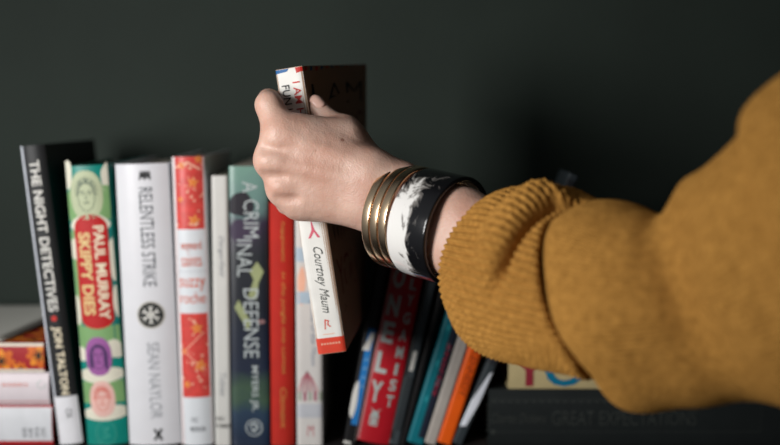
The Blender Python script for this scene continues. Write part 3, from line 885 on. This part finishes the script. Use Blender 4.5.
# finger nails
nail_m = mat('nail', rgb(228, 186, 170), .25, var=.03)
def nail(tip, prev, out, r_):
    ax = Vector(tip - prev).normalized(); out = Vector(out); out = (out - ax * out.dot(ax)).normalized(); sd = ax.cross(out)
    bm = bmesh.new(); rows_ = []
    for i in range(9):
        for_ = []
        t = -1 + 2 * i / 8
        for j in range(9):
            q = -1 + 2 * j / 8
            hw = .80 * r_ * (1 - .25 * max(0, t) ** 3 - .25 * max(0, -t) ** 3)
            a = q * 1.0
            rr = r_ + .0002 - .0006 * max(0, abs(t) - .6)
            p = Vector(tip) + ax * (t * r_ * .80 + r_ * .25) + sd * (hw * math.sin(a)) + out * (rr * math.cos(a * .9) - max(0, t) ** 2 * r_ * .28)
            for_.append(bm.verts.new(p))
        rows_.append(for_)
    for i in range(8):
        for j in range(8):
            bm.faces.new((rows_[i][j], rows_[i + 1][j], rows_[i + 1][j + 1], rows_[i][j + 1]))
    o = bm_obj('fingernail', bm, nail_m, person, True)
    so = o.modifiers.new('thick', 'SOLIDIFY'); so.thickness = .0006; so.offset = 0
nail(tT, tI, (.55, -.8, .3), .0076)
nail(iT, iD, (-1, .3, .1), .0068); nail(mT, mD, (-1, .4, 0), .0070); nail(rT, rD, (-1, .4, 0), .0066); nail(pT, pD, (-1, .4, 0), .0058)

# ------------------------------------------------------------------ sleeve
def catmull(P, m):
    P = np.array(P, float); out = []
    Q = np.vstack([2 * P[0] - P[1], P, 2 * P[-1] - P[-2]])
    for i in range(1, len(Q) - 2):
        for k in range(m):
            t = k / m
            out.append(.5 * ((2 * Q[i]) + (-Q[i - 1] + Q[i + 1]) * t + (2 * Q[i - 1] - 5 * Q[i] + 4 * Q[i + 1] - Q[i + 2]) * t ** 2 + (-Q[i - 1] + 3 * Q[i] - 3 * Q[i + 1] + Q[i + 2]) * t ** 3))
    out.append(P[-1]); return np.array(out)
def S(px, py, Y, r_): return list(at(px, py, Y)) + [r_]
ctrl = [S(508, 270, -.178, .0500), S(530, 276, -.203, .0530), S(560, 283, -.228, .0545), S(595, 293, -.252, .0545), S(634, 305, -.272, .0560),
        S(680, 304, -.288, .0545), S(726, 295, -.300, .0595), S(775, 280, -.312, .0765), S(840, 258, -.330, .0890), S(930, 215, -.352, .0980),
        [.400, -.385, .265, .1000], [.520, -.430, .300, .1050]]
cl = catmull(ctrl, 40)
seg = np.linalg.norm(np.diff(cl[:, :3], axis=0), axis=1); arc = np.concatenate([[0], np.cumsum(seg)])
def frame(s):
    """position, radius, right-handed frame at arc length s (metres from the cuff opening)"""
    p = np.array([np.interp(s, arc, cl[:, k]) for k in range(4)])
    e = .012
    q0 = np.array([np.interp(max(s - e, 0), arc, cl[:, k]) for k in range(3)]); q1 = np.array([np.interp(s + e, arc, cl[:, k]) for k in range(3)])
    t = (q1 - q0) / np.linalg.norm(q1 - q0)
    up = np.array([0, 0, 1.]); up = up - t * (up @ t); up /= np.linalg.norm(up)
    sd = np.cross(t, up)
    return p[:3], p[3], t, up, sd
def wool(name, c0, c1):
    m = bpy.data.materials.new(name); m.use_nodes = True
    nt = m.node_tree; bs = nt.nodes['Principled BSDF']
    tc = nt.nodes.new('ShaderNodeTexCoord')
    no = nt.nodes.new('ShaderNodeTexNoise'); no.inputs['Scale'].default_value = 260; no.inputs['Detail'].default_value = 6; no.inputs['Roughness'].default_value = .7
    nt.links.new(tc.outputs['Object'], no.inputs['Vector'])
    r = nt.nodes.new('ShaderNodeValToRGB'); r.color_ramp.elements[0].position = .3; r.color_ramp.elements[1].position = .72
    r.color_ramp.elements[0].color = c0; r.color_ramp.elements[1].color = c1
    nt.links.new(no.outputs['Fac'], r.inputs['Fac']); nt.links.new(r.outputs['Color'], bs.inputs['Base Color'])
    bs.inputs['Roughness'].default_value = .95; bs.inputs['Specular IOR Level'].default_value = .1
    bs.inputs['Sheen Weight'].default_value = .25; bs.inputs['Sheen Tint'].default_value = c1
    n2 = nt.nodes.new('ShaderNodeTexNoise'); n2.inputs['Scale'].default_value = 1400; n2.inputs['Detail'].default_value = 3
    nt.links.new(tc.outputs['Object'], n2.inputs['Vector'])
    bp = nt.nodes.new('ShaderNodeBump'); bp.inputs['Strength'].default_value = .7; bp.inputs['Distance'].default_value = .0012
    nt.links.new(n2.outputs['Fac'], bp.inputs['Height']); nt.links.new(bp.outputs['Normal'], bs.inputs['Normal'])
    return m
wm = wool('mustard_wool', rgb(134, 92, 38), rgb(196, 144, 72))

def g_(x, w_): return np.exp(-(x / w_) ** 2)
def wrapd(a): return (a + math.pi) % (2 * math.pi) - math.pi
TOTAL = arc[-1]
# where the free edge of the turned-back cuff lies, round the arm
ETH = [0, .30, .56, .77, 1.27, 1.65, 1.99, 2.32, 2.73, 3.14, 4.0, 5.0, 5.8, 2 * math.pi]
ES = [.067, .067, .067, .071, .082, .090, .097, .100, .098, .094, .086, .073, .066, .067]
def edge_s(th): return np.interp(th, ETH, ES)
# main sleeve
s_main = np.linspace(0, 1, 440) ** 1.15
def m_pos(i, th):
    e = edge_s(th) - .014
    return e + (TOTAL - .002 - e) * s_main[i]
def m_rad(i, th):
    s = m_pos(i, th); q = s - edge_s(th)
    d = np.zeros_like(th)
    low = g_(wrapd(th - 2.5), .75)
    wd = .007 + .006 * low
    d -= (.0085 + .006 * low) * np.exp(-(np.maximum(q, 0) / wd) ** 2)
    d += (.0025 + .004 * low) * g_(q - .026, .016)
    for (s0, t0, sl, w_, amp, tw) in [(.157, 1.35, .006, .0125, -.0115, .75), (.184, 1.2, .004, .016, .0050, .9), (.215, 1.9, .022, .013, -.0035, .7), (.140, .25, .0, .009, -.0040, .55), (.166, .05, .0, .017, .0100, .60), (.128, 1.0, -.015, .012, .0020, .6), (.150, 2.6, .0, .014, .0040, .6)]:
        c = s0 + sl * wrapd(th - t0)
        d += amp * g_(s - c, w_) * g_(wrapd(th - t0), tw)
    d += .0010 * np.sin(3 * th + 1 + 20 * s) + .0008 * np.sin(5 * th + 50 * s)
    ncol = 130; rows = s / .0026
    ph = ncol * th / 2
    d += .00050 * np.abs(np.sin(ph)) + .00022 * np.sin(rows * 2 * math.pi + 1.2 * np.cos(2 * ph))
    return d
def frames_for(s):
    tab = np.linspace(0, TOTAL, 150)
    fr_ = [frame(x) for x in tab]
    U_ = np.array([f[3] for f in fr_]); S_ = np.array([f[4] for f in fr_]); T_ = fr_[0][2]
    up = np.stack([np.interp(s, tab, U_[:, k]) for k in range(3)], -1); sd = np.stack([np.interp(s, tab, S_[:, k]) for k in range(3)], -1)
    return up, sd, T_
def ring_tube(name, rows_sr, nth, m, parent, close=False):
    """rows_sr: arrays (rows, nth) of arc position and radius offset"""
    th = np.linspace(0, 2 * math.pi, nth, endpoint=False)
    s = np.array([a for a, _ in rows_sr]); rr = np.array([b_ for _, b_ in rows_sr])
    P = np.stack([np.interp(s, arc, cl[:, k]) for k in range(3)], -1); R_ = np.interp(s, arc, cl[:, 3])
    up, sd, T0 = frames_for(s)
    P = P + np.minimum(s, 0)[..., None] * T0
    V_ = (P + (np.cos(th)[None, :, None] * up + np.sin(th)[None, :, None] * sd) * (R_ + rr)[..., None]).reshape(-1, 3)
    F_ = []; j = np.arange(nth); jn = (j + 1) % nth
    for i in range(len(s) - 1):
        F_.append(np.stack([i * nth + j, i * nth + jn, (i + 1) * nth + jn, (i + 1) * nth + j], 1))
    F_ = np.concatenate(F_).tolist()
    if close: F_.append(list(range((len(s) - 1) * nth, len(s) * nth)))
    me = bpy.data.meshes.new(name); me.from_pydata(V_.tolist(), [], F_); me.update()
    me.polygons.foreach_set('use_smooth', [True] * len(me.polygons))
    return link_mesh(name, me, m, parent)
th_ = np.linspace(0, 2 * math.pi, 780, endpoint=False)
sleeve = ring_tube('sweater_sleeve', [(m_pos(i, th_), m_rad(i, th_)) for i in range(len(s_main))], 780, wm, person, True)

# folded ribbed cuff: runs inside the opening, round the lip, along the outside to its edge, and under again
NC = 260
prof = []
for k in range(NC):
    t = k / (NC - 1)
    prof.append(t)
CL = .080
def c_eval(i, th):
    t = prof[i]
    end = edge_s(th)
    if t < .18:                               # inner lining
        q = t / .18
        s = .030 * (1 - q) + 0 * th; rr = -.0085 + 0 * th
    elif t < .28:                             # lip
        q = (t - .18) / .10; a = q * math.pi
        s = -.0045 * math.sin(a) + 0 * th; rr = -.0085 + .0085 * (1 - math.cos(a)) / 2 * 1.0 + 0 * th
    elif t < .90:                             # outside
        q = (t - .28) / .62
        s = end * q; rr = 0 * th
    else:                                     # turned edge
        q = (t - .90) / .10; a = q * math.pi
        s = end + .0040 * np.sin(a); rr = -.0065 * (1 - math.cos(a)) / 2 + 0 * th
    s = s + 0 * th
    # body of the cuff bulges
    body = np.clip(s / end, 0, 1)
    rr = rr + .0042 * np.sin(math.pi * body) * (t > .18)
    # the slumped roll on the upper camera side: a groove and a rounded ridge behind it
    if t > .24:
        w2 = wrapd(th)
        amp = np.clip((w2 + .1) / .3, 0, 1) * np.clip((1.75 - w2) / .8, 0, 1)
        amp = amp * amp * (3 - 2 * amp)
        c = .0600 + .010 * np.clip((.25 - w2) / .25, 0, 1)
        rr = rr - .0190 * amp * g_(s - c, .0058) + .0065 * amp * g_(s - (c - .012), .0080)
        s = s + .0085 * amp * g_(s - (c - .0075), .0055)
        rr = rr + .0060 * g_(wrapd(th - 2.35), .55) * g_(s - .020, .020)
        rr = rr - .0045 * g_(wrapd(th - 2.8), .7) * np.clip(s / .05, 0, 1)
        top = g_(wrapd(th - .1), .55)
        rr = rr - .0055 * top * g_(s - .034, .006) + .0030 * top * g_(s - .050, .007)
        rr = rr + .0012 * np.sin(2 * th + 60 * s) + .0009 * np.sin(4 * th - 45 * s + 1)
    nrib = 74
    rb = .5 + .5 * np.cos(nrib * th)
    st = .5 + .5 * np.cos(2 * math.pi * t * CL * 1.6 / .0035 + math.pi * (np.floor(nrib * th / (2 * math.pi) + .5) % 2))
    rr = rr + (.0010 + .0005 * np.clip(s / .012, 0, 1)) * (rb ** .8 - .5) + .0011 * rb * st
    return s, rr
th_ = np.linspace(0, 2 * math.pi, 880, endpoint=False)
cuff = ring_tube('folded_cuff', [c_eval(i, th_) for i in range(NC)], 880, wm, sleeve)
cuff['label'] = 'ribbed turned back cuff of the sweater'

# ------------------------------------------------------------------ bangles
def lathe(name, prof, centre, axis, m, nseg=160, parent=None, sq=1.0):
    """ring swept round an axis; prof = closed list of (radius, along)"""
    ax = Vector(axis).normalized(); u = Vector((0, 0, 1)); u = (u - ax * u.dot(ax)).normalized(); v = ax.cross(u)
    bm = bmesh.new(); rings = []
    for i in range(nseg):
        t = 2 * math.pi * i / nseg
        rings.append([bm.verts.new(Vector((0, 0, 0)) + u * (math.cos(t) * r_) + v * (math.sin(t) * r_ * sq) + ax * z) for r_, z in prof])
    n_ = len(prof)
    for i in range(nseg):
        a, b_ = rings[i], rings[(i + 1) % nseg]
        for k in range(n_):
            bm.faces.new((a[k], b_[k], b_[(k + 1) % n_], a[(k + 1) % n_]))
    o = bm_obj(name, bm, m, parent, True); o.location = centre
    return o
def rrect(r0, r1, z0, z1, c, n_=4, dome=0.0):
    pts = []
    for (cx, cz, a0) in ((r1 - c, z1 - c, 0), (r1 - c, z0 + c, -90), (r0 + c, z0 + c, -180), (r0 + c, z1 - c, -270)):
        arcp = []
        for k in range(n_ + 1):
            a = math.radians(a0 + 90 * (1 - k / n_) )
            arcp.append((cx + c * math.cos(a), cz + c * math.sin(a)))
        pts += arcp
    return pts
gold = mat('rose_gold', (0.92, 0.69, 0.46, 1), .22, metal=1.0, var=.05, scale=90, bump=.05, bscale=60)
GA = Vector((.775, -.62, -.115)).normalized()
gc = Vector(at(398.5, 215.5, -.1285))
names = ['polished gold bangle nearest the hand, first of the three stacked bangles', 'polished gold bangle in the middle, between two other gold bangles', 'polished gold bangle touching the black and white marbled bangle']
for k in range(3):
    o = lathe('gold_bangle', rrect(.0352, .0376, -.0033, .0033, .0009), gc + GA * (.0074 * k) + Vector((0, 0, 0)), GA, gold)
    tag(o, names[k], 'bangle', 'gold bangles on the wrist')
mb = bpy.data.materials.new('marbled_resin'); mb.use_nodes = True
nt = mb.node_tree; bs = nt.nodes['Principled BSDF']
tc = nt.nodes.new('ShaderNodeTexCoord')
MA = Vector((.765, -.625, -.155)).normalized()
# a milky band that wraps one side of the bangle, with streaks drawn out round it
mp = nt.nodes.new('ShaderNodeMapping'); mp.inputs['Scale'].default_value = (1.0, 1.0, .35)
nt.links.new(tc.outputs['Object'], mp.inputs['Vector'])
n1 = nt.nodes.new('ShaderNodeTexNoise'); n1.inputs['Scale'].default_value = 110; n1.inputs['Detail'].default_value = 7; n1.inputs['Roughness'].default_value = .62; n1.inputs['Distortion'].default_value = .9
nt.links.new(mp.outputs['Vector'], n1.inputs['Vector'])
def dotn(vec):
    d = nt.nodes.new('ShaderNodeVectorMath'); d.operation = 'DOT_PRODUCT'; d.inputs[1].default_value = vec
    nt.links.new(tc.outputs['Object'], d.inputs[0]); return d.outputs['Value']
def mth(op, a, b_=None, c=None):
    x = nt.nodes.new('ShaderNodeMath'); x.operation = op
    for i, q in enumerate((a, b_, c)):
        if q is None: continue
        if isinstance(q, (int, float)): x.inputs[i].default_value = q
        else: nt.links.new(q, x.inputs[i])
    return x.outputs[0]
MU = Vector((0, 0, 1)); MU = (MU - MA * MU.dot(MA)).normalized(); MV = MA.cross(MU)
MARBLE_DIR = None
if MV.y > 0: MV = -MV                      # MV faces the camera side
along = dotn(tuple(MA))                     # -.019 .. .019
side = dotn(tuple(MV)); upv = dotn(tuple(MU))
ns = mth('SUBTRACT', n1.outputs['Fac'], .5)
e1 = mth('SUBTRACT', .0015, along)          # white on the hand side half
e1 = mth('ADD', e1, mth('MULTIPLY', upv, .03))
e2 = mth('SUBTRACT', side, .002)            # only where the ring faces the room
e3 = mth('SUBTRACT', .030, upv)
m1 = mth('MINIMUM', e1, mth('MINIMUM', e2, e3))
m1 = mth('ADD', m1, mth('MULTIPLY', ns, .046))
mr = nt.nodes.new('ShaderNodeMapRange'); mr.inputs[1].default_value = -.0030; mr.inputs[2].default_value = .0060; nt.links.new(m1, mr.inputs[0])
r = nt.nodes.new('ShaderNodeValToRGB'); r.color_ramp.elements[0].color = (.006, .006, .007, 1); r.color_ramp.elements[1].color = rgb(226, 224, 220)
el = r.color_ramp.elements.new(.5); el.color = rgb(120, 116, 112)
nt.links.new(mr.outputs[0], r.inputs['Fac']); nt.links.new(r.outputs['Color'], bs.inputs['Base Color'])
bs.inputs['Roughness'].default_value = .14; bs.inputs['Coat Weight'].default_value = .3
mc = gc + GA * .0190 + MA * .0178 + Vector((.0, 0, -.0005))
o = lathe('marbled_bangle', rrect(.0348, .0384, -.0165, .0165, .0017, 5), mc, MA, mb)
tag(o, 'wide glossy black bangle with a milky white marbled patch, beside the gold bangles', 'bangle')
